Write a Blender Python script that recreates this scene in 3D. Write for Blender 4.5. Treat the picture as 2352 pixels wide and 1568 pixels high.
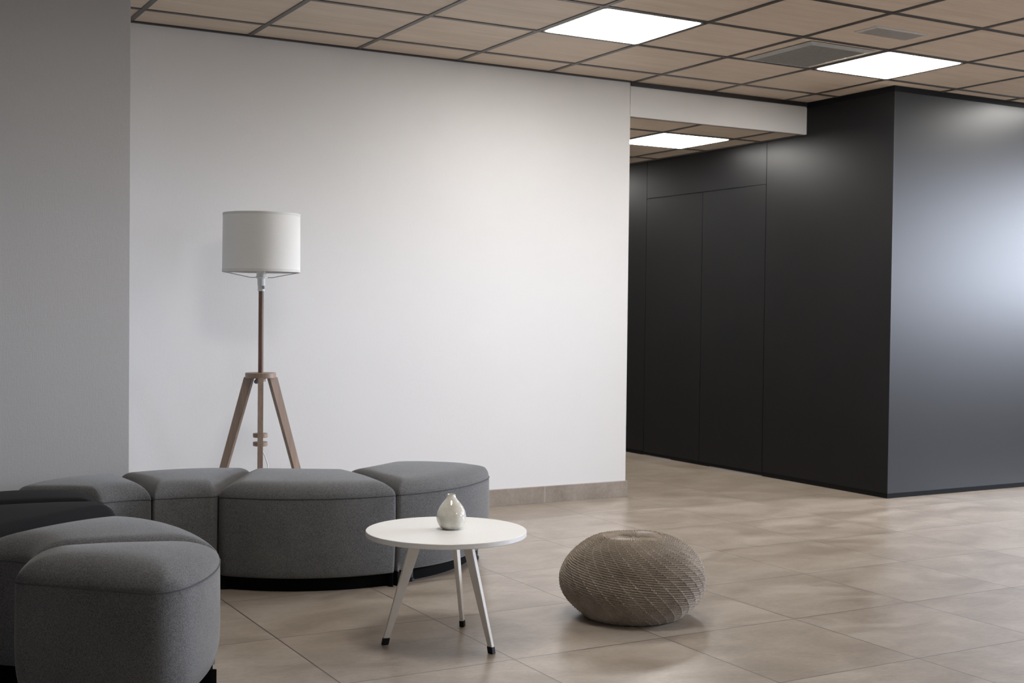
import bpy, bmesh, math, random
import numpy as np
from mathutils import Vector, Matrix
random.seed(7)
PI = math.pi
sc = bpy.context.scene
for o in list(bpy.data.objects): bpy.data.objects.remove(o)

# ---------------------------------------------------------------- camera
cam_d = bpy.data.cameras.new('camera'); cam = bpy.data.objects.new('camera', cam_d)
sc.collection.objects.link(cam); sc.camera = cam
CR = Vector((0.87105, -0.49107, 0.01124)); CU = Vector((0.00183, 0.02613, 0.99966)); CF = Vector((0.4912, 0.87073, -0.02366))
M = Matrix((CR, CU, -CF)).transposed().to_4x4(); M.translation = Vector((0, 0, 1.12))
cam.matrix_world = M
cam_d.sensor_width = 36; cam_d.lens = 36 * 2891.0 / 2352
cam_d.clip_start = .05; cam_d.clip_end = 100
cam_d.dof.use_dof = True; cam_d.dof.focus_distance = 4.35; cam_d.dof.aperture_fstop = 8.0

# ---------------------------------------------------------------- view
sc.view_settings.view_transform = 'Standard'; sc.view_settings.look = 'None'
sc.view_settings.gamma = 1; sc.view_settings.use_curve_mapping = False
sc.view_settings.exposure = 0.25

# ---------------------------------------------------------------- world: overcast sky outside the windows
w = bpy.data.worlds.new('world'); sc.world = w; w.use_nodes = True
nt = w.node_tree; nt.nodes.clear()
wo = nt.nodes.new('ShaderNodeOutputWorld'); bg = nt.nodes.new('ShaderNodeBackground')
tc = nt.nodes.new('ShaderNodeTexCoord'); sp = nt.nodes.new('ShaderNodeSeparateXYZ'); cr = nt.nodes.new('ShaderNodeValToRGB')
nt.links.new(tc.outputs['Generated'], sp.inputs[0]); nt.links.new(sp.outputs['Z'], cr.inputs[0])
cr.color_ramp.elements[0].position = 0.0; cr.color_ramp.elements[0].color = (.10, .105, .11, 1)
cr.color_ramp.elements[1].position = .06; cr.color_ramp.elements[1].color = (.78, .85, 1.0, 1)
nt.links.new(cr.outputs[0], bg.inputs[0]); bg.inputs[1].default_value = 72.0
nt.links.new(bg.outputs[0], wo.inputs[0])

# big openings in the window wall (far right): centre y, width, z0, z1
WX = 11.0
WINS = [(2.75, 3.1, 1.40, 2.50), (-2.3, .8, 1.3, 2.4)]
for i, (yc, wd, z0, z1) in enumerate(WINS):
    ld = bpy.data.lights.new('window_daylight', 'AREA'); ld.shape = 'RECTANGLE'; ld.size = wd; ld.size_y = z1 - z0
    lo = bpy.data.objects.new('window_daylight', ld); sc.collection.objects.link(lo)
    ld.cycles.is_portal = True
    lo.matrix_world = Matrix(((0, 0, 1, WX + .03), (1, 0, 0, yc), (0, 1, 0, (z0 + z1) / 2), (0, 0, 0, 1)))
PANEL_L = 21.5     # radiance of the ceiling panels
PANEL_C = (1.0, .965, .92, 1)

# ---------------------------------------------------------------- constants of the place
ZC = 2.519; ZCC = 2.315; YW = 6.333; XWE = 4.378; XB = 5.793; YB = 5.565
FS, FX, FY = .59268, 1.99805, 3.50346         # floor tile size and a joint crossing
CX, CY = 1.4002, 6.6463                       # ceiling grid crossing

# ---------------------------------------------------------------- helpers
def link(o): sc.collection.objects.link(o); return o
def tag(o, label, cat, group=None):
    o['label'] = label; o['category'] = cat
    if group: o['group'] = group
    return o
def struct(o): o['kind'] = 'structure'; return o
def mesh_obj(name, bm, mat, parent=None, smooth=False, recalc=True):
    if recalc: bmesh.ops.recalc_face_normals(bm, faces=bm.faces)
    me = bpy.data.meshes.new(name); bm.to_mesh(me); bm.free()
    if smooth:
        for p in me.polygons: p.use_smooth = True
        me.set_sharp_from_angle(angle=math.radians(38))
    o = link(bpy.data.objects.new(name, me)); me.materials.append(mat)
    if parent is not None: o.parent = parent
    return o
def empty(name, loc):
    o = link(bpy.data.objects.new(name, None)); o.location = loc; o.empty_display_size = .1
    return o
def box(bm, x0, x1, y0, y1, z0, z1, bevel=0):
    vs = [bm.verts.new((x, y, z)) for z in (z0, z1) for y in (y0, y1) for x in (x0, x1)]
    fs = [(0, 2, 3, 1), (4, 5, 7, 6), (0, 1, 5, 4), (2, 6, 7, 3), (0, 4, 6, 2), (1, 3, 7, 5)]
    F = [bm.faces.new([vs[i] for i in f]) for f in fs]
    if bevel:
        E = list({e for f in F for e in f.edges})
        bmesh.ops.bevel(bm, geom=E, offset=bevel, segments=2, affect='EDGES', profile=.6)
def lathe(bm, prof, seg=48, c=(0, 0, 0), cap=False):
    rings = []
    for (r, z) in prof:
        if r < 1e-6: rings.append([bm.verts.new((c[0], c[1], c[2] + z))])
        else: rings.append([bm.verts.new((c[0] + r * math.cos(2 * PI * k / seg), c[1] + r * math.sin(2 * PI * k / seg), c[2] + z)) for k in range(seg)])
    for a, b in zip(rings, rings[1:]):
        for k in range(seg):
            k2 = (k + 1) % seg
            if len(a) == 1 and len(b) == 1: continue
            if len(a) == 1: bm.faces.new((a[0], b[k2], b[k]))
            elif len(b) == 1: bm.faces.new((a[k], a[k2], b[0]))
            else: bm.faces.new((a[k], a[k2], b[k2], b[k]))
def tube(bm, pts, r, seg=8, closed=False):
    pts = [Vector(p) for p in pts]; n = len(pts); rings = []
    for i, p in enumerate(pts):
        a = pts[(i - 1) % n] if closed or i > 0 else p; b = pts[(i + 1) % n] if closed or i < n - 1 else p
        t = (b - a).normalized(); up = Vector((0, 0, 1)) if abs(t.z) < .9 else Vector((1, 0, 0))
        s = t.cross(up).normalized(); u = s.cross(t)
        rings.append([bm.verts.new(p + r * (math.cos(2 * PI * k / seg) * s + math.sin(2 * PI * k / seg) * u)) for k in range(seg)])
    m = n if closed else n - 1
    for i in range(m):
        A, B = rings[i], rings[(i + 1) % n]
        for k in range(seg): bm.faces.new((A[k], A[(k + 1) % seg], B[(k + 1) % seg], B[k]))
    if not closed:
        bm.faces.new(rings[0]); bm.faces.new(rings[-1])
def plank(bm, p0, p1, wdir, w0, w1, t0, t1, bevel=.002):
    """tapered bar from p0 (bottom) to p1 (top); wdir = direction of its wide side; ends cut level"""
    p0 = Vector(p0); p1 = Vector(p1); wd = Vector(wdir).normalized(); td = Vector((0, 0, 1)).cross(wd).normalized()
    vs = []
    for p, ww, t in ((p0, w0, t0), (p1, w1, t1)):
        for a, b in ((-1, -1), (1, -1), (1, 1), (-1, 1)): vs.append(bm.verts.new(p + wd * a * ww / 2 + td * b * t / 2))
    F = [bm.faces.new([vs[i] for i in f]) for f in [(0, 1, 2, 3), (7, 6, 5, 4), (0, 4, 5, 1), (1, 5, 6, 2), (2, 6, 7, 3), (3, 7, 4, 0)]]
    if bevel:
        E = list({e for f in F for e in f.edges})
        bmesh.ops.bevel(bm, geom=E, offset=bevel, segments=2, affect='EDGES')

# ---------------------------------------------------------------- materials
class N:
    def __init__(s, name):
        s.m = bpy.data.materials.new(name); s.m.use_nodes = True; s.t = s.m.node_tree; s.t.nodes.clear()
        s.out = s.n('ShaderNodeOutputMaterial'); s.b = s.n('ShaderNodeBsdfPrincipled'); s.l(s.b.outputs[0], s.out.inputs[0])
    def n(s, ty, **k):
        x = s.t.nodes.new(ty)
        for a, v in k.items(): setattr(x, a, v)
        return x
    def l(s, a, b): s.t.links.new(a, b)
    def v(s, nm, val): s.b.inputs[nm].default_value = val
    def math(s, op, a, b=None, c=None):
        x = s.n('ShaderNodeMath', operation=op)
        for i, q in enumerate((a, b, c)):
            if q is None: continue
            if isinstance(q, (int, float)): x.inputs[i].default_value = q
            else: s.l(q, x.inputs[i])
        return x.outputs[0]
    def noise(s, vec, scale, detail=3, rough=.5, dist=0):
        x = s.n('ShaderNodeTexNoise'); x.inputs['Scale'].default_value = scale; x.inputs['Detail'].default_value = detail
        x.inputs['Roughness'].default_value = rough; x.inputs['Distortion'].default_value = dist
        if vec is not None: s.l(vec, x.inputs['Vector'])
        return x.outputs[0]
    def pos(s, scale=(1, 1, 1)):
        tc = s.n('ShaderNodeTexCoord'); mp = s.n('ShaderNodeMapping'); s.l(tc.outputs['Object'], mp.inputs[0]); mp.inputs['Scale'].default_value = scale
        return mp.outputs[0]
    def ramp(s, f, stops):
        x = s.n('ShaderNodeValToRGB'); e = x.color_ramp.elements
        while len(e) < len(stops): e.new(.5)
        for q, (p, c) in zip(e, stops): q.position = p; q.color = (*c, 1)
        s.l(f, x.inputs[0]); return x.outputs[0]
    def mix(s, f, a, b, mode='MIX'):
        x = s.n('ShaderNodeMix', data_type='RGBA', blend_type=mode)
        for i, q in ((0, f), (6, a), (7, b)):
            if isinstance(q, (int, float)): x.inputs[i].default_value = q
            elif isinstance(q, tuple): x.inputs[i].default_value = (*q, 1)
            else: s.l(q, x.inputs[i])
        return x.outputs[2]
    def bump(s, h, dist, strength=1):
        x = s.n('ShaderNodeBump'); x.inputs['Distance'].default_value = dist; x.inputs['Strength'].default_value = strength
        s.l(h, x.inputs['Height']); s.l(x.outputs[0], s.b.inputs['Normal'])

def plain(name, col, rough=.5, metal=0, spec=.5, noise_scale=60, amt=.06):
    q = N(name); f = q.noise(q.pos(), noise_scale, 3)
    c2 = tuple(min(1, c * (1 + amt)) for c in col); c1 = tuple(c * (1 - amt) for c in col)
    q.l(q.ramp(f, [(.3, c1), (.7, c2)]), q.b.inputs['Base Color']); q.v('Roughness', rough); q.v('Metallic', metal); q.v('Specular IOR Level', spec)
    return q.m

def wall_paint(name, col, bump=.0006):
    q = N(name)
    p = q.pos((1, 1, 1))
    a = q.noise(q.pos((260, 260, 40)), 1, 3, .6); b = q.noise(q.pos((60, 60, 320)), 1, 3, .6)
    h = q.math('ADD', a, b)
    big = q.noise(p, 1.1, 3, .5)
    q.l(q.ramp(big, [(.3, tuple(c * .985 for c in col)), (.7, tuple(min(1, c * 1.01) for c in col))]), q.b.inputs['Base Color'])
    q.v('Roughness', .62); q.v('Specular IOR Level', .3); q.bump(h, bump, .5)
    return q.m
M_white = wall_paint('white_wall', (.71, .71, .71))
M_grey = wall_paint('grey_wall', (.48, .48, .48), .0008)
M_far = plain('far_wall', (.62, .62, .61), .7)

def floor_mat():
    q = N('porcelain_tiles')
    g = q.n('ShaderNodeNewGeometry'); s = q.n('ShaderNodeSeparateXYZ'); q.l(g.outputs['Position'], s.inputs[0])
    u = q.math('DIVIDE', q.math('SUBTRACT', s.outputs[0], FX), FS); v = q.math('DIVIDE', q.math('SUBTRACT', s.outputs[1], FY), FS)
    def edge(a):
        fr = q.math('FRACT', a); return q.math('MINIMUM', fr, q.math('SUBTRACT', 1.0, fr))
    e = q.math('MINIMUM', edge(u), edge(v))
    mr = q.n('ShaderNodeMapRange', interpolation_type='SMOOTHSTEP'); q.l(e, mr.inputs[0])
    for k_, v_ in ((1, .0007 / FS), (2, .0036 / FS), (3, 1.0), (4, 0.)): mr.inputs[k_].default_value = v_
    line = mr.outputs[0]
    cmb = q.n('ShaderNodeCombineXYZ'); q.l(q.math('FLOOR', u), cmb.inputs[0]); q.l(q.math('FLOOR', v), cmb.inputs[1])
    wn = q.n('ShaderNodeTexWhiteNoise', noise_dimensions='2D'); q.l(cmb.outputs[0], wn.inputs['Vector'])
    # per-tile shifted clouds
    off = q.n('ShaderNodeVectorMath', operation='SCALE'); q.l(wn.outputs['Color'], off.inputs[0]); off.inputs['Scale'].default_value = 20
    ad = q.n('ShaderNodeVectorMath', operation='ADD'); q.l(g.outputs['Position'], ad.inputs[0]); q.l(off.outputs[0], ad.inputs[1])
    mp = q.n('ShaderNodeMapping'); q.l(ad.outputs[0], mp.inputs[0]); mp.inputs['Scale'].default_value = (1, 1.6, 1); mp.inputs['Rotation'].default_value = (0, 0, .5)
    big = q.noise(mp.outputs[0], 3.2, 5, .6, .6); fine = q.noise(mp.outputs[0], 42, 4, .65)
    f = q.math('ADD', q.math('MULTIPLY', big, .72), q.math('MULTIPLY', fine, .28))
    col = q.ramp(f, [(.37, (.232, .187, .143)), (.5, (.318, .266, .213)), (.63, (.41, .355, .295))])
    col = q.mix(q.math('MULTIPLY', wn.outputs['Value'], .10), col, (.36, .305, .25))
    col = q.mix(line, col, (.045, .034, .028))
    q.l(col, q.b.inputs['Base Color'])
    r = q.math('ADD', q.math('MULTIPLY', big, .03), .268)
    q.l(r, q.b.inputs['Roughness']); q.v('Specular IOR Level', .9)
    return q.m
M_floor = floor_mat()

def ceil_mat():
    q = N('veneer_ceiling')
    g = q.n('ShaderNodeNewGeometry'); s = q.n('ShaderNodeSeparateXYZ'); q.l(g.outputs['Position'], s.inputs[0])
    cmb = q.n('ShaderNodeCombineXYZ')
    q.l(q.math('FLOOR', q.math('DIVIDE', q.math('SUBTRACT', s.outputs[0], CX), .6)), cmb.inputs[0])
    q.l(q.math('FLOOR', q.math('DIVIDE', q.math('SUBTRACT', s.outputs[1], CY), .6)), cmb.inputs[1])
    wn = q.n('ShaderNodeTexWhiteNoise', noise_dimensions='2D'); q.l(cmb.outputs[0], wn.inputs['Vector'])
    off = q.n('ShaderNodeVectorMath', operation='SCALE'); q.l(wn.outputs['Color'], off.inputs[0]); off.inputs['Scale'].default_value = 9
    ad = q.n('ShaderNodeVectorMath', operation='ADD'); q.l(g.outputs['Position'], ad.inputs[0]); q.l(off.outputs[0], ad.inputs[1])
    mp = q.n('ShaderNodeMapping'); q.l(ad.outputs[0], mp.inputs[0]); mp.inputs['Scale'].default_value = (4, 120, 1)
    a = q.noise(mp.outputs[0], 1, 4, .65)
    mp2 = q.n('ShaderNodeMapping'); q.l(ad.outputs[0], mp2.inputs[0]); mp2.inputs['Scale'].default_value = (1.2, 14, 1)
    b = q.noise(mp2.outputs[0], 1, 2, .5, .3)
    f = q.math('ADD', q.math('MULTIPLY', a, .6), q.math('MULTIPLY', b, .4))
    col = q.ramp(f, [(.3, (.505, .415, .325)), (.5, (.61, .51, .41)), (.7, (.69, .595, .49))])
    col = q.mix(q.math('MULTIPLY', wn.outputs['Value'], .15), col, (.48, .385, .305))
    q.l(col, q.b.inputs['Base Color']); q.v('Roughness', .5); q.v('Specular IOR Level', .35); q.bump(a, .0003, .5)
    return q.m
M_ceil = ceil_mat()
M_bar = plain('dark_grey_steel', (.095, .09, .087), .38, .3)
M_black = plain('black_profile', (.006, .006, .007), .8, 0, .15)
M_shadow_gap = plain('charcoal_profile', (.03, .03, .033), .45)
def blackwall():
    q = N('black_laminate'); f = q.noise(q.pos((3, 3, 3)), 1, 3)
    q.l(q.ramp(f, [(.3, (.0040, .0041, .0048)), (.7, (.0050, .0051, .0060))]), q.b.inputs['Base Color'])
    q.v('Roughness', .40); q.v('Specular IOR Level', .28)
    return q.m
M_blk = blackwall()
M_alu = plain('aluminium', (.50, .50, .50), .4, .3)
M_gap_light = plain('painted_gap_light', (.35, .38, .45), .3, .8)
def emis(name, col, st):
    q = N(name); q.v('Base Color', (.8, .8, .8, 1)); q.v('Emission Color', col); q.v('Emission Strength', st)
    n = q.noise(q.pos(), 3); q.l(q.math('ADD', q.math('MULTIPLY', n, .02), .4), q.b.inputs['Roughness'])
    return q.m
M_panel = emis('lit_diffuser', PANEL_C, PANEL_L)
M_frame = plain('white_steel_frame', (.55, .55, .54), .4)

def stone_skirt():
    q = N('skirting_tile'); g = q.n('ShaderNodeNewGeometry')
    f = q.math('ADD', q.math('MULTIPLY', q.noise(g.outputs['Position'], 6, 5, .6, .5), .7), q.math('MULTIPLY', q.noise(g.outputs['Position'], 70, 3), .3))
    q.l(q.ramp(f, [(.33, (.205, .168, .135)), (.66, (.33, .28, .235))]), q.b.inputs['Base Color']); q.v('Roughness', .4)
    return q.m
M_skirt = stone_skirt(); M_grout = plain('light_grout', (.44, .41, .37), .8)

def fabric(name, dark, light, sheen=.25):
    q = N(name)
    a = q.noise(q.pos((520, 520, 260)), 1, 2, .7); b = q.noise(q.pos((240, 240, 560)), 1, 2, .7); c = q.noise(q.pos(), 9, 3)
    f = q.math('ADD', q.math('ADD', q.math('MULTIPLY', a, .46), q.math('MULTIPLY', b, .46)), q.math('MULTIPLY', c, .08))
    q.l(q.ramp(f, [(.36, dark), (.64, light)]), q.b.inputs['Base Color'])
    q.v('Roughness', .9); q.v('Specular IOR Level', .2); q.v('Sheen Weight', sheen); q.v('Sheen Roughness', .4)
    q.bump(q.math('ADD', a, b), .0008, .7)
    return q.m
M_fab = fabric('grey_wool_fabric', (.038, .038, .0385), (.188, .189, .191))
M_pipe = plain('grey_piping', (.055, .055, .057), .9)
M_bfab = fabric('black_wool_fabric', (.0025, .0025, .003), (.009, .009, .010), .02)
M_bpipe = plain('black_piping', (.004, .004, .0045), .9)
M_foot = plain('black_plastic', (.005, .005, .005), .55, 0, .3)
M_plinth = plain('black_board', (.003, .003, .003), .9, 0, .1)

def wood(name, a, b, axis='Z'):
    q = N(name); sc_ = (60, 60, 3.5)
    f = q.noise(q.pos(sc_), 1, 4, .6, .4); f2 = q.noise(q.pos((9, 9, 1)), 1, 2)
    q.l(q.ramp(q.math('ADD', q.math('MULTIPLY', f, .65), q.math('MULTIPLY', f2, .35)), [(.32, a), (.68, b)]), q.b.inputs['Base Color'])
    q.v('Roughness', .45); q.bump(f, .0003, .4)
    return q.m
M_wood = wood('ash_wood', (.185, .128, .092), (.33, .238, .178))
M_pole = wood('walnut_pole', (.085, .042, .026), (.18, .098, .066))
def shade():
    q = N('white_lampshade'); f = q.noise(q.pos((300, 300, 500)), 1, 2)
    q.l(q.ramp(f, [(.3, (.74, .735, .71)), (.7, (.80, .795, .77))]), q.b.inputs['Base Color']); q.v('Roughness', .85); q.v('Specular IOR Level', .2)
    tr = q.n('ShaderNodeBsdfTranslucent'); tr.inputs[0].default_value = (.75, .74, .70, 1)
    mx = q.n('ShaderNodeMixShader'); mx.inputs[0].default_value = .17
    q.l(q.b.outputs[0], mx.inputs[1]); q.l(tr.outputs[0], mx.inputs[2]); q.l(mx.outputs[0], q.out.inputs[0])
    q.bump(f, .0003, .4)
    return q.m
M_shade = shade()
M_shband = plain('shade_band', (.60, .595, .57), .8, amt=.01)
M_plastic = plain('white_plastic', (.70, .71, .70), .35)
M_wire = plain('grey_wire', (.35, .36, .36), .35, .6)
M_top = plain('white_laminate', (.78, .775, .75), .34, amt=.012)
M_leg = plain('cream_metal', (.72, .69, .64), .4, amt=.02)
def vase_m():
    q = N('crackle_glaze')
    v = q.n('ShaderNodeTexVoronoi', feature='DISTANCE_TO_EDGE'); v.inputs['Scale'].default_value = 150; q.l(q.pos(), v.inputs['Vector'])
    n = q.noise(q.pos(), 45, 4, .6); n2 = q.noise(q.pos(), 16, 2)
    base = q.ramp(q.math('ADD', q.math('MULTIPLY', n, .5), q.math('MULTIPLY', n2, .5)), [(.35, (.54, .51, .44)), (.62, (.70, .69, .63))])
    crack = q.math('LESS_THAN', v.outputs['Distance'], .035)
    q.l(q.mix(q.math('MULTIPLY', crack, .22), base, (.36, .33, .27)), q.b.inputs['Base Color'])
    q.v('Roughness', .08); q.v('Coat Weight', .6); q.v('Coat Roughness', .03)
    return q.m
M_vase = vase_m()
def yarn():
    q = N('taupe_yarn'); n = q.noise(q.pos(), 260, 3, .7); n2 = q.noise(q.pos(), 14, 3)
    q.l(q.ramp(q.math('ADD', q.math('MULTIPLY', n, .6), q.math('MULTIPLY', n2, .4)), [(.33, (.215, .175, .135)), (.67, (.47, .41, .34))]), q.b.inputs['Base Color'])
    q.v('Roughness', .95); q.v('Specular IOR Level', .1); q.v('Sheen Weight', .15); q.bump(n, .0015, .8)
    return q.m
M_yarn = yarn()
M_glassy = plain('frosted_bulb', (.75, .76, .76), .12)

# ================================================================ SETTING
bm = bmesh.new(); box(bm, -3, WX + .2, -4.5, 12, -.1, 0); struct(mesh_obj('floor', bm, M_floor))
# main ceiling (tiles sit 4 mm above the bars)
bm = bmesh.new(); box(bm, -3, WX + .2, -4.5, YW + .02, ZC + .004, ZC + .1); ceiling = struct(mesh_obj('ceiling', bm, M_ceil))
# ceiling grid
PAN = [(3, 2), (6, 2), (9, 2), (0, 5), (3, 11), (9, 8), (12, 2)]       # lit tiles (grid cell i..i+1 from the wall, row j..j+1)
bm = bmesh.new()
BW = .013
for i in range(-7, 17):
    x = CX + .6 * i
    if -3 < x < WX: box(bm, x - BW, x + BW, -4.5, YW - .001, ZC, ZC + .006)
for j in range(1, 19):
    y = CY - .6 * j
    if y > -4.5: box(bm, -3, WX, y - BW, y + BW, ZC - .0004, ZC + .0056)
struct(mesh_obj('trim_1', bm, M_bar))
# wall-edge angle under the ceiling
bm = bmesh.new(); box(bm, 1.0, XWE, YW - .02, YW, ZC - .004, ZC + .006); struct(mesh_obj('trim_2', bm, M_shadow_gap))

# back wall (white) and its return into the corridor
bm = bmesh.new(); box(bm, -3, XWE, YW, 12, 0, ZC + .1); struct(mesh_obj('wall_back', bm, M_white))
# lintel over the corridor, with dark profile along its top
bm = bmesh.new(); box(bm, XWE - .002, XB, YW, YW + .022, ZCC - .002, ZC + .05); struct(mesh_obj('trim_3', bm, M_white))
bm = bmesh.new(); box(bm, XWE + .002, XB, YW - .009, YW + .01, ZC - .024, ZC + .003); struct(mesh_obj('trim_4', bm, M_shadow_gap))
# grey wall return at left
bm = bmesh.new(); box(bm, -3, 1.2335, 5.555, YW + .05, 0, ZC + .05, .0015); struct(mesh_obj('wall_left', bm, M_grey))
# room behind the camera
bm = bmesh.new(); box(bm, -3.1, -3, -4.5, YW, 0, ZC + .1); struct(mesh_obj('wall_side', bm, M_far))
bm = bmesh.new(); box(bm, -3.1, WX + .2, -4.6, -4.5, 0, ZC + .1); struct(mesh_obj('wall_front', bm, M_far))
# window wall
bm = bmesh.new()
ys = [-4.5]
for yc, wd, z0, z1 in sorted(WINS): ys += [yc - wd / 2, yc + wd / 2]
ys.append(YB + .1)
for k in range(0, len(ys), 2): box(bm, WX, WX + .15, ys[k], ys[k + 1], 0, ZC + .1)
for yc, wd, z0, z1 in WINS:
    box(bm, WX, WX + .15, yc - wd / 2, yc + wd / 2, 0, z0); box(bm, WX, WX + .15, yc - wd / 2, yc + wd / 2, z1, ZC + .1)
struct(mesh_obj('wall_window', bm, M_far))
for k, (yc, wd, z0, z1) in enumerate(WINS):
    bm = bmesh.new(); a, b = yc - wd / 2, yc + wd / 2
    box(bm, WX + .02, WX + .08, a, a + .05, z0, z1); box(bm, WX + .02, WX + .08, b - .05, b, z0, z1)
    box(bm, WX + .02, WX + .08, a, b, z0, z0 + .05); box(bm, WX + .02, WX + .08, a, b, z1 - .05, z1)
    struct(mesh_obj('window_%d' % (k + 1), bm, M_frame))

# corridor
bm = bmesh.new(); box(bm, XWE - .3, XB + .3, YW + .022, 12, ZCC + .004, ZCC + .1); struct(mesh_obj('ceiling.001', bm, M_ceil))
bm = bmesh.new()
for x in (4.96, 5.56): box(bm, x - BW, x + BW, YW + .022, 12, ZCC, ZCC + .006)
for y in [6.79 + .6 * k for k in range(9)]: box(bm, XWE, XB, y - BW, y + BW, ZCC - .0004, ZCC + .0056)
box(bm, XWE, XB, YW + .022, YW + .036, ZCC - .003, ZCC + .006)
box(bm, XB - .012, XB, YW + .022, 12, ZCC - .003, ZCC + .006)
struct(mesh_obj('trim_5', bm, M_bar))
bm = bmesh.new(); box(bm, XWE - .3, XB + .3, 12, 12.1, 0, ZC); struct(mesh_obj('wall_corridor', bm, M_far))

# black clad block: core + panels with 3 mm joints
bm = bmesh.new(); box(bm, XB + .012, WX + .2, YB + .012, 12, 0, ZC + .1); wr = struct(mesh_obj('wall_right', bm, M_black))
g = .0022
def panel(name, bmf, parent=None):
    b = bmesh.new(); bmf(b); return mesh_obj(name, b, M_blk, parent)
yj = [YB + .004, 6.724, 7.427, 8.134, 9.3, 10.5, 12]
panel('cladding_panel', lambda b: box(b, XB, XB + .011, yj[0], yj[1] - g, .030, ZC - .030, .0006), wr)
panel('cladding_panel', lambda b: box(b, XB, XB + .011, yj[1] + g, yj[3] - g, 2.018 + g, ZCC + .02, .0006), wr)
for k in (3, 4, 5): panel('cladding_panel', lambda b: box(b, XB, XB + .011, yj[k] + g, yj[k + 1] - g, .030, ZCC + .02, .0006), wr)
for k in (1, 2):
    d = struct(panel('door_%d' % k, lambda b: box(b, XB, XB + .011, yj[k] + g, yj[k + 1] - g, .026, 2.018 - g, .0006)))
panel('cladding_panel', lambda b: box(b, XB + .004, XB + 2.4, YB, YB + .011, .030, ZC - .030, .0006), wr)
panel('cladding_panel', lambda b: box(b, XB + 2.4 + 2 * g, WX - .001, YB, YB + .011, .030, ZC - .030, .0006), wr)
bm = bmesh.new(); box(bm, XB - .001, XB + .006, YB - .001, YB + .0055, .03, ZC - .03, .0015); struct(mesh_obj('trim_6', bm, M_blk))
bm = bmesh.new()   # recessed black plinth and head profile
box(bm, XB + .002, XB + .02, YB + .002, 12, 0, .030); box(bm, XB + .02, WX, YB + .002, YB + .02, 0, .030)
struct(mesh_obj('baseboard_right', bm, M_black))
bm = bmesh.new(); box(bm, XB - .004, XB + .02, YB - .004, YW, ZC - .030, ZC + .003); box(bm, XB + .02, WX, YB - .004, YB + .02, ZC - .030, ZC + .003)
struct(mesh_obj('trim_7', bm, M_black))
bm = bmesh.new(); box(bm, XB - .004, XB + .01, yj[1], 7.30, 0, .004); box(bm, XB - .004, XB + .01, 7.78, yj[3], 0, .004); struct(mesh_obj('trim_8', bm, M_gap_light))  # bluish strips: light along the door bottoms, put into the colour

# skirting of the white wall: tiles 59 cm long with a light joint
bm = bmesh.new(); e = [XWE + .011, 3.800, 3.207, 2.615, 2.022, 1.43, 1.2335]
for k in range(len(e) - 1): box(bm, e[k + 1] + .0018, e[k] - (.0018 if k else 0), YW - .011, YW, 0, .096, .001)
box(bm, XWE, XWE + .011, YW - .003, 12, 0, .096)
bb = struct(mesh_obj('baseboard_back', bm, M_skirt))
bm = bmesh.new()
for x in e[1:-1]: box(bm, x - .002, x + .002, YW - .0105, YW, 0, .0955)
box(bm, 1.24, XWE + .009, YW - .0085, YW, .094, .098)
mesh_obj('grout', bm, M_grout, bb)

# ================================================================ LIGHTS, VENT, PLATE in the ceilings
def rounded_rect(bm, x0, x1, y0, y1, z, r, n=6):
    P = []
    for cx, cy, a0 in ((x1 - r, y1 - r, 0), (x0 + r, y1 - r, 90), (x0 + r, y0 + r, 180), (x1 - r, y0 + r, 270)):
        for k in range(n + 1):
            a = math.radians(a0 + 90 * k / n); P.append(bm.verts.new((cx + r * math.cos(a), cy + r * math.sin(a), z)))
    return bm.faces.new(P)
def ceiling_panel(xc, yc, z, label, group=None):
    t = empty('ceiling_light', (xc, yc, z)); tag(t, label, 'ceiling light', group)
    H_ = .288
    bm = bmesh.new()
    for a in ((-H_, H_, -H_, -H_ + .012), (-H_, H_, H_ - .012, H_), (-H_, -H_ + .012, -H_, H_), (H_ - .012, H_, -H_, H_)): box(bm, *a, -.0012, .0035)
    for sx in (-1, 1):
        for sy in (-1, 1):
            box(bm, *sorted((sx * H_, sx * (H_ - .020))), *sorted((sy * H_, sy * (H_ - .020))), -.001, .003)
    mesh_obj('frame', bm, M_frame, t)
    bm = bmesh.new(); f = rounded_rect(bm, -.2775, .2775, -.2775, .2775, -.0018, .022)
    r = bmesh.ops.extrude_face_region(bm, geom=[f])
    for v_ in r['geom']:
        if isinstance(v_, bmesh.types.BMVert): v_.co.z = .003
    mesh_obj('diffuser', bm, M_panel, t)
    return t
LB = {(3, 2): 'square lit panel in the wood ceiling in front of the white wall, larger lit panel',
      (6, 2): 'square lit panel in the wood ceiling directly beside the ventilation grille',
      (9, 2): 'square lit ceiling panel close above the black wall, beyond the right edge'}
for i, j in PAN:
    ceiling_panel(CX + .6 * (i + .5), CY - .6 * (j + .5), ZC, LB.get((i, j), 'square lit ceiling panel above the part of the room outside the frame'),
                  None if (i, j) in LB else 'ceiling panels outside the frame')
ceiling_panel(5.26, 7.09, ZCC, 'square lit panel in the lower corridor ceiling, behind the white lintel')
ceiling_panel(5.26, 9.49, ZCC, 'square lit panel deep in the corridor, hidden behind the white wall end')

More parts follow.
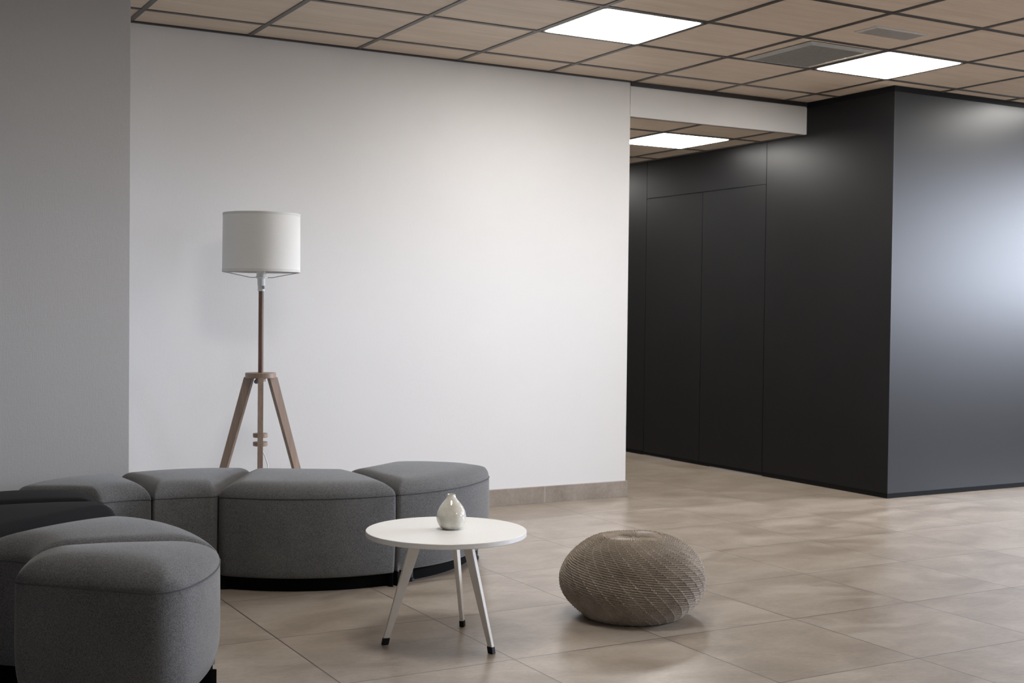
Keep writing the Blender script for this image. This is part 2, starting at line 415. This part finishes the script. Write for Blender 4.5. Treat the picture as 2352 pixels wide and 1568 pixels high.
# ventilation grille
t = empty('ceiling_vent', (4.72, 5.155, ZC)); tag(t, 'aluminium ventilation grille with thin dark slats set in the wood ceiling', 'air vent')
VX, VY = .222, .264
bm = bmesh.new()
def fr(bm, x0, x1, y0, y1, wdt, z0, z1):
    # bevelled frame: outer edge thin, inner edge deeper
    o = [(x0, y0), (x1, y0), (x1, y1), (x0, y1)]; i_ = [(x0 + wdt, y0 + wdt), (x1 - wdt, y0 + wdt), (x1 - wdt, y1 - wdt), (x0 + wdt, y1 - wdt)]
    O0 = [bm.verts.new((*p, z1)) for p in o]; O1 = [bm.verts.new((*p, z1 - .003)) for p in o]; I1 = [bm.verts.new((*p, z0)) for p in i_]; I0 = [bm.verts.new((*p, z1)) for p in i_]
    for k in range(4):
        k2 = (k + 1) % 4
        for A, B in ((O0, O1), (O1, I1), (I1, I0)): bm.faces.new((A[k], A[k2], B[k2], B[k]))
fr(bm, -VX, VX, -VY, VY, .034, -.010, .0005)
mesh_obj('frame', bm, M_alu, t)
bm = bmesh.new(); box(bm, -VX + .03, VX - .03, -VY + .03, VY - .03, -.0008, .0004); mesh_obj('backing', bm, M_foot, t)
M_slat = plain('grey_slat', (.30, .295, .285), .45, .4)
ns = 20
for k in range(ns):
    x = -VX + .043 + (2 * VX - .086) * k / (ns - 1)
    bm = bmesh.new(); vs = [(-.0042, -.0072), (-.0040, -.0062), (.0046, -.0090), (.0042, -.0100)]
    A = [bm.verts.new((x + a, -VY + .034, b)) for a, b in vs]; B = [bm.verts.new((x + a, VY - .034, b)) for a, b in vs]
    bm.faces.new(A); bm.faces.new(B)
    for q_ in range(4): bm.faces.new((A[q_], A[(q_ + 1) % 4], B[(q_ + 1) % 4], B[q_]))
    mesh_obj('slat', bm, M_slat, t)

# flat emergency light plate
t = empty('emergency_light', (4.706, 4.55, ZC)); tag(t, 'small flat grey rectangular emergency light flush in the wood ceiling', 'emergency light')
bm = bmesh.new(); fr(bm, -.173, .173, -.078, .078, .012, -.004, .004); mesh_obj('frame', bm, plain('light_grey_frame', (.50, .49, .47), .4), t)
bm = bmesh.new(); box(bm, -.163, .163, -.068, .068, -.0032, .003); mesh_obj('lens', bm, plain('frosted_lens', (.36, .34, .32), .3), t)
bm = bmesh.new(); lathe(bm, [(0, -.0052), (.004, -.005), (.004, -.003)], 12, (-.150, .045, 0)); mesh_obj('indicator', bm, plain('pale_green_led', (.75, .85, .5), .3), t, True)

# ================================================================ SOFA MODULES
def qarc(a, m, b):
    """smooth curve through three points (circle), t in 0..1"""
    a, m, b = (Vector((*p, 0)) for p in (a, m, b))
    def f(t):
        # quadratic through m at .5
        return (2 * (t - .5) * (t - 1)) * a + (4 * t * (1 - t)) * m + (2 * t * (t - .5)) * b
    return f
def mid(a, b): return ((a[0] + b[0]) / 2, (a[1] + b[1]) / 2)
def sofa_module(name, label, A, B, C_, D, mab=None, mbc=None, mcd=None, mda=None, rc=(.05,) * 4, fab=M_fab, pip=M_pipe, group=None, h=.373, feet=True, top=.055, gap=.0015, roll=(.075,) * 4, tuck=(1,) * 4, plinth=(.05,) * 4, crown=.012, taper=0):
    """plan corners A,B,C,D counter-clockwise seen from above"""
    e0 = qarc(A, mab or mid(A, B), B); e1 = qarc(B, mbc or mid(B, C_), C_); e2 = qarc(C_, mcd or mid(C_, D), D); e3 = qarc(D, mda or mid(D, A), A)
    Av, Bv, Cv, Dv = (Vector((*p, 0)) for p in (A, B, C_, D))
    def coons(u, v):
        return ((1 - v) * e0(u) + v * e2(1 - u) + (1 - u) * e3(1 - v) + u * e1(v)
                - ((1 - u) * (1 - v) * Av + u * (1 - v) * Bv + u * v * Cv + (1 - u) * v * Dv))
    lu = ((Bv - Av).length + (Cv - Dv).length) / 2; lv = ((Cv - Bv).length + (Dv - Av).length) / 2
    # rounded-square loop in parameter space
    n_e, n_c = 26, 9
    loop = []
    cs = [(1, 0, 1), (1, 1, 2), (0, 1, 3), (0, 0, 0)]   # corner (u,v), radius index
    for k, (cu, cv, ri) in enumerate(cs):
        ru, rv = rc[ri] / lu, rc[ri] / lv
        a0 = (-90, 0, 90, 180)[k]
        ou, ov = (cu - ru if cu else ru), (cv - rv if cv else rv)
        for q_ in range(n_c + 1):
            a = math.radians(a0 + 90 * q_ / n_c); loop.append((ou + ru * math.cos(a), ov + rv * math.sin(a)))
        nk = (k + 1) % 4; ri2 = cs[nk][2]; ru2, rv2 = rc[ri2] / lu, rc[ri2] / lv
        cu2, cv2 = cs[nk][0], cs[nk][1]
        a2 = math.radians((-90, 0, 90, 180)[nk]); ou2, ov2 = (cu2 - ru2 if cu2 else ru2), (cv2 - rv2 if cv2 else rv2)
        P0 = loop[-1]; P1 = (ou2 + ru2 * math.cos(a2), ov2 + rv2 * math.sin(a2))
        for q_ in range(1, n_e): loop.append((P0[0] + (P1[0] - P0[0]) * q_ / n_e, P0[1] + (P1[1] - P0[1]) * q_ / n_e))
    n = len(loop)
    out = [coons(*p) for p in loop]
    O = sum(out, Vector()) / n
    # inward normals
    nor = []
    for k in range(n):
        t_ = (out[(k + 1) % n] - out[k - 1]).normalized(); nn = Vector((-t_.y, t_.x, 0)); nor.append(nn)
    out = [p + nn * gap for p, nn in zip(out, nor)]
    arr = np.array([(p.x, p.y) for p in out]); arr2 = np.roll(arr, -1, 0); dv = arr2 - arr; dl = (dv ** 2).sum(1)
    def dist(p):
        tt = np.clip(((np.array(p) - arr) * dv).sum(1) / dl, 0, 1)
        return math.sqrt((((arr + dv * tt[:, None]) - np.array(p)) ** 2).sum(1).min())
    t = empty(name, (O.x, O.y, 0)); tag(t, label, 'sofa module', group)
    def ewt(u_, v_, vals):
        ds = (v_ * lv, (1 - u_) * lu, (1 - v_) * lv, u_ * lu); ws = [1 / (max(d_, 0) + .012) ** 3 for d_ in ds]
        return sum(a_ * b_ for a_, b_ in zip(ws, vals)) / sum(ws)
    TK = [ewt(u_, v_, tuck) for u_, v_ in loop]
    # body
    bm = bmesh.new(); rings = []
    zs = [(h, .0), (h - .012, -.0015), (h * .55, -.003), (.150, -.001)]
    for k in range(1, 9):
        a = k / 8 * PI / 2; zs.append((.150 - .092 * math.sin(a), .040 * (1 - math.cos(a))))
    for z, ins in zs: rings.append([bm.verts.new((p.x + nn.x * ins * (tk if ins > 0 else 1) - O.x, p.y + nn.y * ins * (tk if ins > 0 else 1) - O.y, z)) for p, nn, tk in zip(out, nor, TK)])
    for Aq, Bq in zip(rings, rings[1:]):
        for k in range(n): bm.faces.new((Aq[k], Bq[k], Bq[(k + 1) % n], Aq[(k + 1) % n]))
    bm.faces.new(list(reversed(rings[-1])))
    mesh_obj('body', bm, fab, t, True)
    # cushion top
    def prof(d_, r_): return (1 - (1 - min(1, d_ / r_)) ** 2.1) ** .55
    bm = bmesh.new(); rings = []
    S = [1, .994, .985, .972, .955, .935, .91, .88, .845, .80, .74, .66, .55, .42, .28, .14]
    cu_, cv_ = .5, .5
    for s_ in S:
        R_ = []
        for (u_, v_), p0, nn in zip(loop, out, nor):
            if s_ == 1: P = p0; F_ = 0.; us, vs2 = u_, v_
            else:
                us, vs2 = cu_ + (u_ - cu_) * s_, cv_ + (v_ - cv_) * s_
                P = coons(us, vs2); d_ = dist((P.x, P.y))
                pe = [prof(d_, .045)] + [prof(max(e_, d_ * .7), r_ * tp_) for e_, r_, tp_ in zip((vs2 * lv, (1 - us) * lu, (1 - vs2) * lv, us * lu), roll, (1, 1 - taper * vs2, 1, 1 - taper * vs2))]
                F_ = sum(max(q_, 1e-4) ** -3.6 for q_ in pe) ** (-1 / 3.6) * 5 ** (1 / 3.6)
                F_ = min(F_, 1.0) if min(pe) > .999 else F_ / (5 ** (1 / 3.6)) * (1 + (5 ** (1 / 3.6) - 1) * min(pe) ** 2)
            z = h + top * F_ + (crown * max(0, 1 - (2 * us - 1) ** 2) * max(0, 1 - (2 * vs2 - 1) ** 2) if s_ < 1 else 0)
            R_.append(bm.verts.new((P.x - O.x, P.y - O.y, z)))
        rings.append(R_)
    for Aq, Bq in zip(rings, rings[1:]):
        for k in range(n): bm.faces.new((Aq[k], Aq[(k + 1) % n], Bq[(k + 1) % n], Bq[k]))
    P = coons(.5, .5); cvx = bm.verts.new((P.x - O.x, P.y - O.y, h + top + crown))
    for k in range(n): bm.faces.new((rings[-1][k], rings[-1][(k + 1) % n], cvx))
    mesh_obj('seat', bm, fab, t, True)
    bm = bmesh.new(); tube(bm, [(p.x - nn.x * .0012 - O.x, p.y - nn.y * .0012 - O.y, h) for p, nn in zip(out, nor)], .0019, 6, True)
    mesh_obj('piping', bm, pip, t, True)
    if plinth:
        bm = bmesh.new(); lo = [p + nn * ewt(*uv, plinth) - O for p, nn, uv in zip(out, nor, loop)]
        b0 = [bm.verts.new((p.x, p.y, 0)) for p in lo]; b1 = [bm.verts.new((p.x, p.y, .0595)) for p in lo]
        for k in range(n): bm.faces.new((b0[k], b0[(k + 1) % n], b1[(k + 1) % n], b1[k]))
        bm.faces.new(b1); mesh_obj('plinth', bm, M_plinth, t)
    if feet:
        for (u_, v_) in ((.14, .14), (.86, .14), (.86, .86), (.14, .86)):
            P = coons(u_, v_); bm = bmesh.new()
            lathe(bm, [(0, 0), (.021, 0), (.022, .004), (.022, .012), (.017, .016), (.017, .060), (0, .060)], 20, (P.x - O.x, P.y - O.y, 0))
            mesh_obj('foot', bm, M_foot, t, True)
    return t
# serpentine along the wall, from right to left
sofa_module('sofa_module', 'dark grey rounded sofa module at the right end, behind the white table',
            (2.098, 4.645), (2.765, 5.055), (2.32, 5.33), (2.078, 5.17), mab=(2.452, 4.752), mbc=(2.60, 5.25), mcd=(2.17, 5.205), rc=(.014, .09, .15, .02), roll=(.095, .13, .12, .06), taper=0.35, tuck=(1, 1, 1, .15), plinth=(.085, .13, .10, .0))  # plinth added here in place of the dark shade under this module
sofa_module('sofa_module', 'wide dark grey sofa module with convex front, second from the right end',
            (1.432, 4.905), (2.092, 4.643), (2.072, 5.17), (1.74, 5.375), mab=(1.732, 4.688), mcd=(1.89, 5.238), rc=(.028, .012, .02, .02), roll=(.095, .06, .08, .09), taper=0.75, tuck=(.25, .1, 1, .2), feet=False, plinth=(.045, .0, .08, .0))
sofa_module('sofa_module', 'wedge-shaped dark grey sofa module with narrow front, just in front of the tripod lamp',
            (1.190, 4.94), (1.424, 4.905), (1.732, 5.378), (1.158, 5.43), mab=(1.31, 4.932), mcd=(1.45, 5.43), rc=(.014, .028, .02, .02), roll=(.095, .10, .08, .09), taper=0.75, tuck=(.25, .2, 1, .2), feet=False, plinth=(.045, .02, .05, .02))
sofa_module('sofa_module', 'dark grey sofa module against the grey wall, left of the wedge-shaped one',
            (.985, 4.925), (1.184, 4.94), (1.152, 5.43), (.68, 5.12), mab=(1.09, 4.95), mcd=(.885, 5.335), mda=(.84, 5.03), rc=(.03, .012, .02, .06), roll=(.095, .04, .08, .07), taper=0.75, tuck=(.25, .2, 1, .2), feet=False)
# black pair at the left
sofa_module('sofa_module', 'black fabric sofa module, farther one of the black pair at the left edge',
            (.42, 4.73), (.93, 4.655), (.90, 4.95), (.42, 5.00), mbc=(.955, 4.80), mcd=(.70, 5.045), mab=(.68, 4.70), rc=(.03, .02, .07, .03), roll=(.045, .08, .08, .08), feet=False, fab=M_bfab, pip=M_bpipe)
sofa_module('sofa_module', 'black fabric sofa module, nearer one of the black pair, behind the grey foreground seats',
            (.44, 4.09), (.925, 4.47), (.935, 4.645), (.42, 4.72), mbc=(.965, 4.54), mcd=(.68, 4.69), rc=(.05, .06, .02, .03), roll=(.08, .08, .045, .08), feet=False, fab=M_bfab, pip=M_bpipe)
# foreground pair
sofa_module('sofa_module', 'large grey sofa module nearest the camera with a flat end face and rounded side',
            (.497, 3.597), (.825, 3.272), (1.088, 3.695), (.568, 3.80), mbc=(.992, 3.46), mda=(.527, 3.70), rc=(.025, .075, .012, .012), roll=(.12, .13, .03, .11), top=.060, crown=.02, tuck=(1.2, 1.5, .1, 1), plinth=(.10, .17, .06, .06))
sofa_module('sofa_module', 'grey sofa module directly behind the nearest one, joined along a curved crease',
            (.570, 3.806), (1.090, 3.702), (.885, 4.345), (.42, 3.985), mbc=(1.055, 4.07), mda=(.535, 3.91), rc=(.012, .012, .06, .04), roll=(.05, .14, .13, .12), top=.063, crown=.018, tuck=(.1, 1.5, 1, .5), plinth=(.06, .18, .08, .035))

# ================================================================ TRIPOD FLOOR LAMP
LX, LY = 1.917, 5.85
lamp = empty('floor_lamp', (LX, LY, 0)); tag(lamp, 'wooden tripod floor lamp with a white drum shade behind the curved sofa', 'floor lamp')
def P(bmf, name, mat, parent=lamp, smooth=True):
    b = bmesh.new(); bmf(b); return mesh_obj(name, b, mat, parent, smooth)
tocam = Vector((-LX, -LY, 0)).normalized()
for k in range(3):
    a = math.radians(120 * k); c, s_ = math.cos(a), math.sin(a)
    d = Vector((tocam.x * c - tocam.y * s_, tocam.x * s_ + tocam.y * c, 0))
    b = bmesh.new(); plank(b, d * .305, d * .062 + Vector((0, 0, .792)), d, .034, .046, .024, .026, .002)
    mesh_obj('leg', b, M_wood, lamp)
P(lambda b: lathe(b, [(0, .789), (.071, .789), (.073, .791), (.073, .812), (.071, .814), (0, .814)], 40), 'hub_disc', M_wood, smooth=False)
P(lambda b: lathe(b, [(0, .772), (.024, .772), (.024, .7885), (0, .7885)], 24), 'collar', M_wood, smooth=False)
P(lambda b: lathe(b, [(0, .445), (.012, .445), (.0125, .45), (.0125, 1.213), (0, 1.213)], 20), 'pole', M_pole)
for z in (.462, .503): P(lambda b: lathe(b, [(0, z), (.033, z), (.035, z + .002), (.035, z + .018), (.033, z + .020), (0, z + .020)], 32), 'cord_disc', M_wood, smooth=False)
sk = P(lambda b: lathe(b, [(0, .0), (.010, 0), (.010, .008), (0, .008)], 16), 'screw', M_foot); sk.location = (-.028, -.012, .772); sk.rotation_euler = (PI / 2, 0, .3)
so = P(lambda b: lathe(b, [(0, 1.205), (.0165, 1.205), (.0175, 1.208), (.0165, 1.215), (.0165, 1.232), (.0185, 1.236), (.0185, 1.262), (.020, 1.266), (.030, 1.268), (.030, 1.272), (.024, 1.275), (.021, 1.300), (0, 1.300)], 28), 'socket', M_plastic)
lab = P(lambda b: box(b, .0168, .0172, -.006, .007, 1.215, 1.231), 'socket_label', M_wire, so, False); lab.data.materials[0] = M_shadow_gap; lab.rotation_euler = (0, 0, math.radians(-75))  # illegible printed label on the socket, as a thin dark plate
P(lambda b: lathe(b, [(0, 1.298), (.014, 1.298), (.015, 1.31), (.026, 1.335), (.031, 1.36), (.027, 1.385), (.012, 1.40), (0, 1.402)], 28), 'bulb', M_glassy)
sh = P(lambda b: lathe(b, [(.1825, 1.297), (.1838, 1.297), (.182, 1.573), (.1807, 1.573), (.1825, 1.297)], 96), 'lamp_shade', M_shade)
for pr_ in ([(.1842, 1.2955), (.1846, 1.2965), (.1844, 1.308), (.1838, 1.308)], [(.1823, 1.563), (.1829, 1.563), (.1827, 1.5745), (.1815, 1.575), (.1805, 1.574), (.1805, 1.563)]):
    P(lambda b: lathe(b, pr_, 96), 'shade_band', M_shband, sh)
for k in range(3):
    a = math.radians((-18.1, 161.9, 71.9)[k])
    pts = [(math.cos(a) * r_, math.sin(a) * r_, 1.270 + .026 * (max(0, (r_ - .055)) / .127) ** .9) for r_ in np.linspace(.021, .182, 12)]
    P(lambda b: tube(b, pts, .0019, 6), 'wire', M_wire, sh)
# cord
cp = [(0, 0, .447), (.012, -.003, .435), (.022, -.008, .41), (.034, -.014, .37), (.04, -.018, .30), (.043, -.02, .20), (.05, -.01, .10), (.07, .03, .03), (.12, .12, .006), (.16, .25, .004), (.16, .42, .004)]
P(lambda b: tube(b, cp, .003, 8), 'power_cord', M_plastic)

# ================================================================ ROUND TABLE
TX, TY = 1.900, 3.806
tb = empty('coffee_table', (TX, TY, 0)); tag(tb, 'small round white table on three splayed legs in front of the sofa', 'coffee table')
P(lambda b: lathe(b, [(0, .362), (.270, .362), (.272, .364), (.272, .3785), (.2705, .380), (0, .380)], 128), 'tabletop', M_top, tb, True)
for (fx_, fy_) in ((1.700, 3.858), (1.966, 3.597), (2.043, 3.957)):
    d = Vector((fx_ - TX, fy_ - TY, 0)); R_ = d.length; d.normalize()
    top = d * .098 + Vector((0, 0, .3625)); bot = d * (R_ - .004) + Vector((0, 0, .021))
    b = bmesh.new(); plank(b, bot, top, d, .0205, .044, .013, .016, .0015); lg = mesh_obj('leg', b, M_leg, tb)
    dd = (bot - top).normalized()
    b = bmesh.new(); plank(b, d * R_, bot + (top - bot).normalized() * .002, d, .0225, .0235, .0165, .0165, .0015); mesh_obj('foot_cap', b, M_foot, lg)

# vase
vs_ = [(0, .001), (.026, 0), (.033, .003), (.0415, .012), (.0485, .026), (.0512, .041), (.0498, .054), (.0445, .068), (.0365, .081), (.0275, .092), (.0195, .101), (.0152, .108), (.0138, .1145), (.0136, .1175), (.0128, .1185), (.0115, .117), (.0108, .110), (.013, .10), (.03, .085), (.044, .05), (.03, .01), (0, .008)]
# smooth profile
def smooth_prof(p, it=2):
    for _ in range(it):
        q = [p[0]]
        for a, b in zip(p, p[1:]):
            q += [(a[0] * .75 + b[0] * .25, a[1] * .75 + b[1] * .25), (a[0] * .25 + b[0] * .75, a[1] * .25 + b[1] * .75)]
        q.append(p[-1]); p = q
    return p
b = bmesh.new(); lathe(b, smooth_prof(vs_), 96)
v = mesh_obj('vase', b, M_vase, None, True); v.location = (1.921, 3.812, .3802)
tag(v, 'small bulbous white glazed vase with a narrow neck on the round table', 'vase')

# ================================================================ KNITTED POUF
def pouf(cx, cy):
    NS, NT = 520, 1100
    # profile by control points (r, z) from top centre to bottom centre
    cpts = np.array([(0, .266), (.006, .270), (.014, .277), (.03, .284), (.06, .288), (.095, .2875), (.13, .2825), (.165, .271), (.2, .251), (.232, .222), (.2535, .187), (.2645, .15), (.263, .112), (.249, .077), (.222, .045), (.19, .018), (.168, .003), (.14, .0025), (.07, .002), (0, .002)])
    # Catmull-Rom resample
    P_ = np.vstack([cpts[0] * [-1, 1] + [0, 0], cpts, cpts[-1]]); pts = []
    for i in range(1, len(P_) - 2):
        p0, p1, p2, p3 = P_[i - 1], P_[i], P_[i + 1], P_[i + 2]
        for t in np.linspace(0, 1, 40, endpoint=False):
            pts.append(.5 * ((2 * p1) + (-p0 + p2) * t + (2 * p0 - 5 * p1 + 4 * p2 - p3) * t ** 2 + (-p0 + 3 * p1 - 3 * p2 + p3) * t ** 3))
    pts = np.array(pts + [cpts[-1]]); L = np.concatenate([[0], np.cumsum(np.sqrt((np.diff(pts, axis=0) ** 2).sum(1)))])
    S = np.linspace(0, L[-1] - .13, NS)          # stop at the flat underside
    r = np.interp(S, L, pts[:, 0]); z = np.interp(S, L, pts[:, 1])
    dr = np.gradient(r, S); dz = np.gradient(z, S); nl = np.sqrt(dr ** 2 + dz ** 2); nr, nz = -dz / nl, dr / nl   # outward normal
    th = np.arange(NT) * 2 * PI / NT
    Sg, Tg = np.meshgrid(S, th, indexing='ij')
    # spiral stitch columns and horizontal ribs that slope within each block
    S0 = .118; pitch = .0088; NB = 34
    a = Tg / (2 * PI)
    blk = a * NB - (Sg - S0) / .047
    fr_ = blk - np.floor(blk); ib = np.floor(blk)
    ph = (Sg - S0) / pitch - .62 * fr_ + .38 * (ib % NB)
    # rib profile: rounded cord with narrow dark groove
    rib = np.abs(np.sin(PI * ph)) ** .75
    # rope twist along the ribs
    rr = np.interp(Sg, S, r)
    K = np.round(2 * PI * .262 / .0062)
    rope = np.sin(2 * PI * (a * K + .6 * np.cos(PI * ph) * 1.2))
    col = np.exp(-((np.minimum(fr_, 1 - fr_) * 2 * PI * .262 / NB) / .0036) ** 2)      # vertical stitches where blocks meet
    vert = np.abs(np.sin(PI * (a * K * .5 + Sg / .013)))
    disp = .0080 * rib + .0018 * rope * rib
    disp = disp * (1 - .75 * col) + col * (.0050 + .0046 * vert * (.5 + .5 * np.abs(np.sin(PI * ph))))
    # crown: gathered pleats
    NP = 66
    pleat = np.abs(np.sin(PI * a * NP)) ** .7
    amp = .0062 * np.clip(Sg / .03, 0.1, 1)
    low = .0055 * np.sin(2 * PI * a * 7 + .8) * np.exp(-((Sg - .03) / .03) ** 2) + .003 * np.sin(2 * PI * a * 3 + 2) * np.exp(-((Sg - .035) / .03) ** 2)
    crown = amp * pleat + low
    m = 1 / (1 + np.exp(-(Sg - S0) / .0016))
    rim = .0035 * np.exp(-((Sg - S0) / .004) ** 2) * np.abs(np.sin(PI * a * 90))
    disp = crown * (1 - m) + disp * m + rim
    rng = np.random.default_rng(3); disp += rng.normal(0, .00015, disp.shape)
    # soft irregular body
    body = .004 * np.sin(2 * Tg + 1) * np.sin(PI * Sg / S[-1]) + .003 * np.sin(3 * Tg + 4 * Sg / .2)*np.sin(PI * Sg / S[-1])
    disp = disp + body
    fl = np.clip(z / .012, 0, 1)[:, None]; 
    R_ = r[:, None] + nr[:, None] * disp; Z_ = z[:, None] + nz[:, None] * disp * fl
    Z_ = np.maximum(Z_, .0012)
    co = np.stack([R_ * np.cos(Tg), R_ * np.sin(Tg), Z_], -1).reshape(-1, 3)
    i, j = np.meshgrid(np.arange(NS - 1), np.arange(NT), indexing='ij'); j2 = (j + 1) % NT
    q = np.stack([i * NT + j, (i + 1) * NT + j, (i + 1) * NT + j2, i * NT + j2], -1).reshape(-1, 4).astype(np.int32)
    me = bpy.data.meshes.new('pouf'); me.vertices.add(len(co)); me.vertices.foreach_set('co', co.ravel())
    nf = len(q); me.loops.add(nf * 4); me.loops.foreach_set('vertex_index', q.ravel())
    me.polygons.add(nf); me.polygons.foreach_set('loop_start', np.arange(nf) * 4); me.polygons.foreach_set('loop_total', np.full(nf, 4))
    me.polygons.foreach_set('use_smooth', np.ones(nf, bool)); me.update(calc_edges=True); me.validate()
    me.materials.append(M_yarn)
    o = link(bpy.data.objects.new('pouf', me)); o.location = (cx, cy, 0); o.rotation_euler = (0, 0, .35)
    tag(o, 'round knitted taupe pouf with pleated crown on the tiled floor right of the table', 'pouf')
pouf(2.688, 3.83)
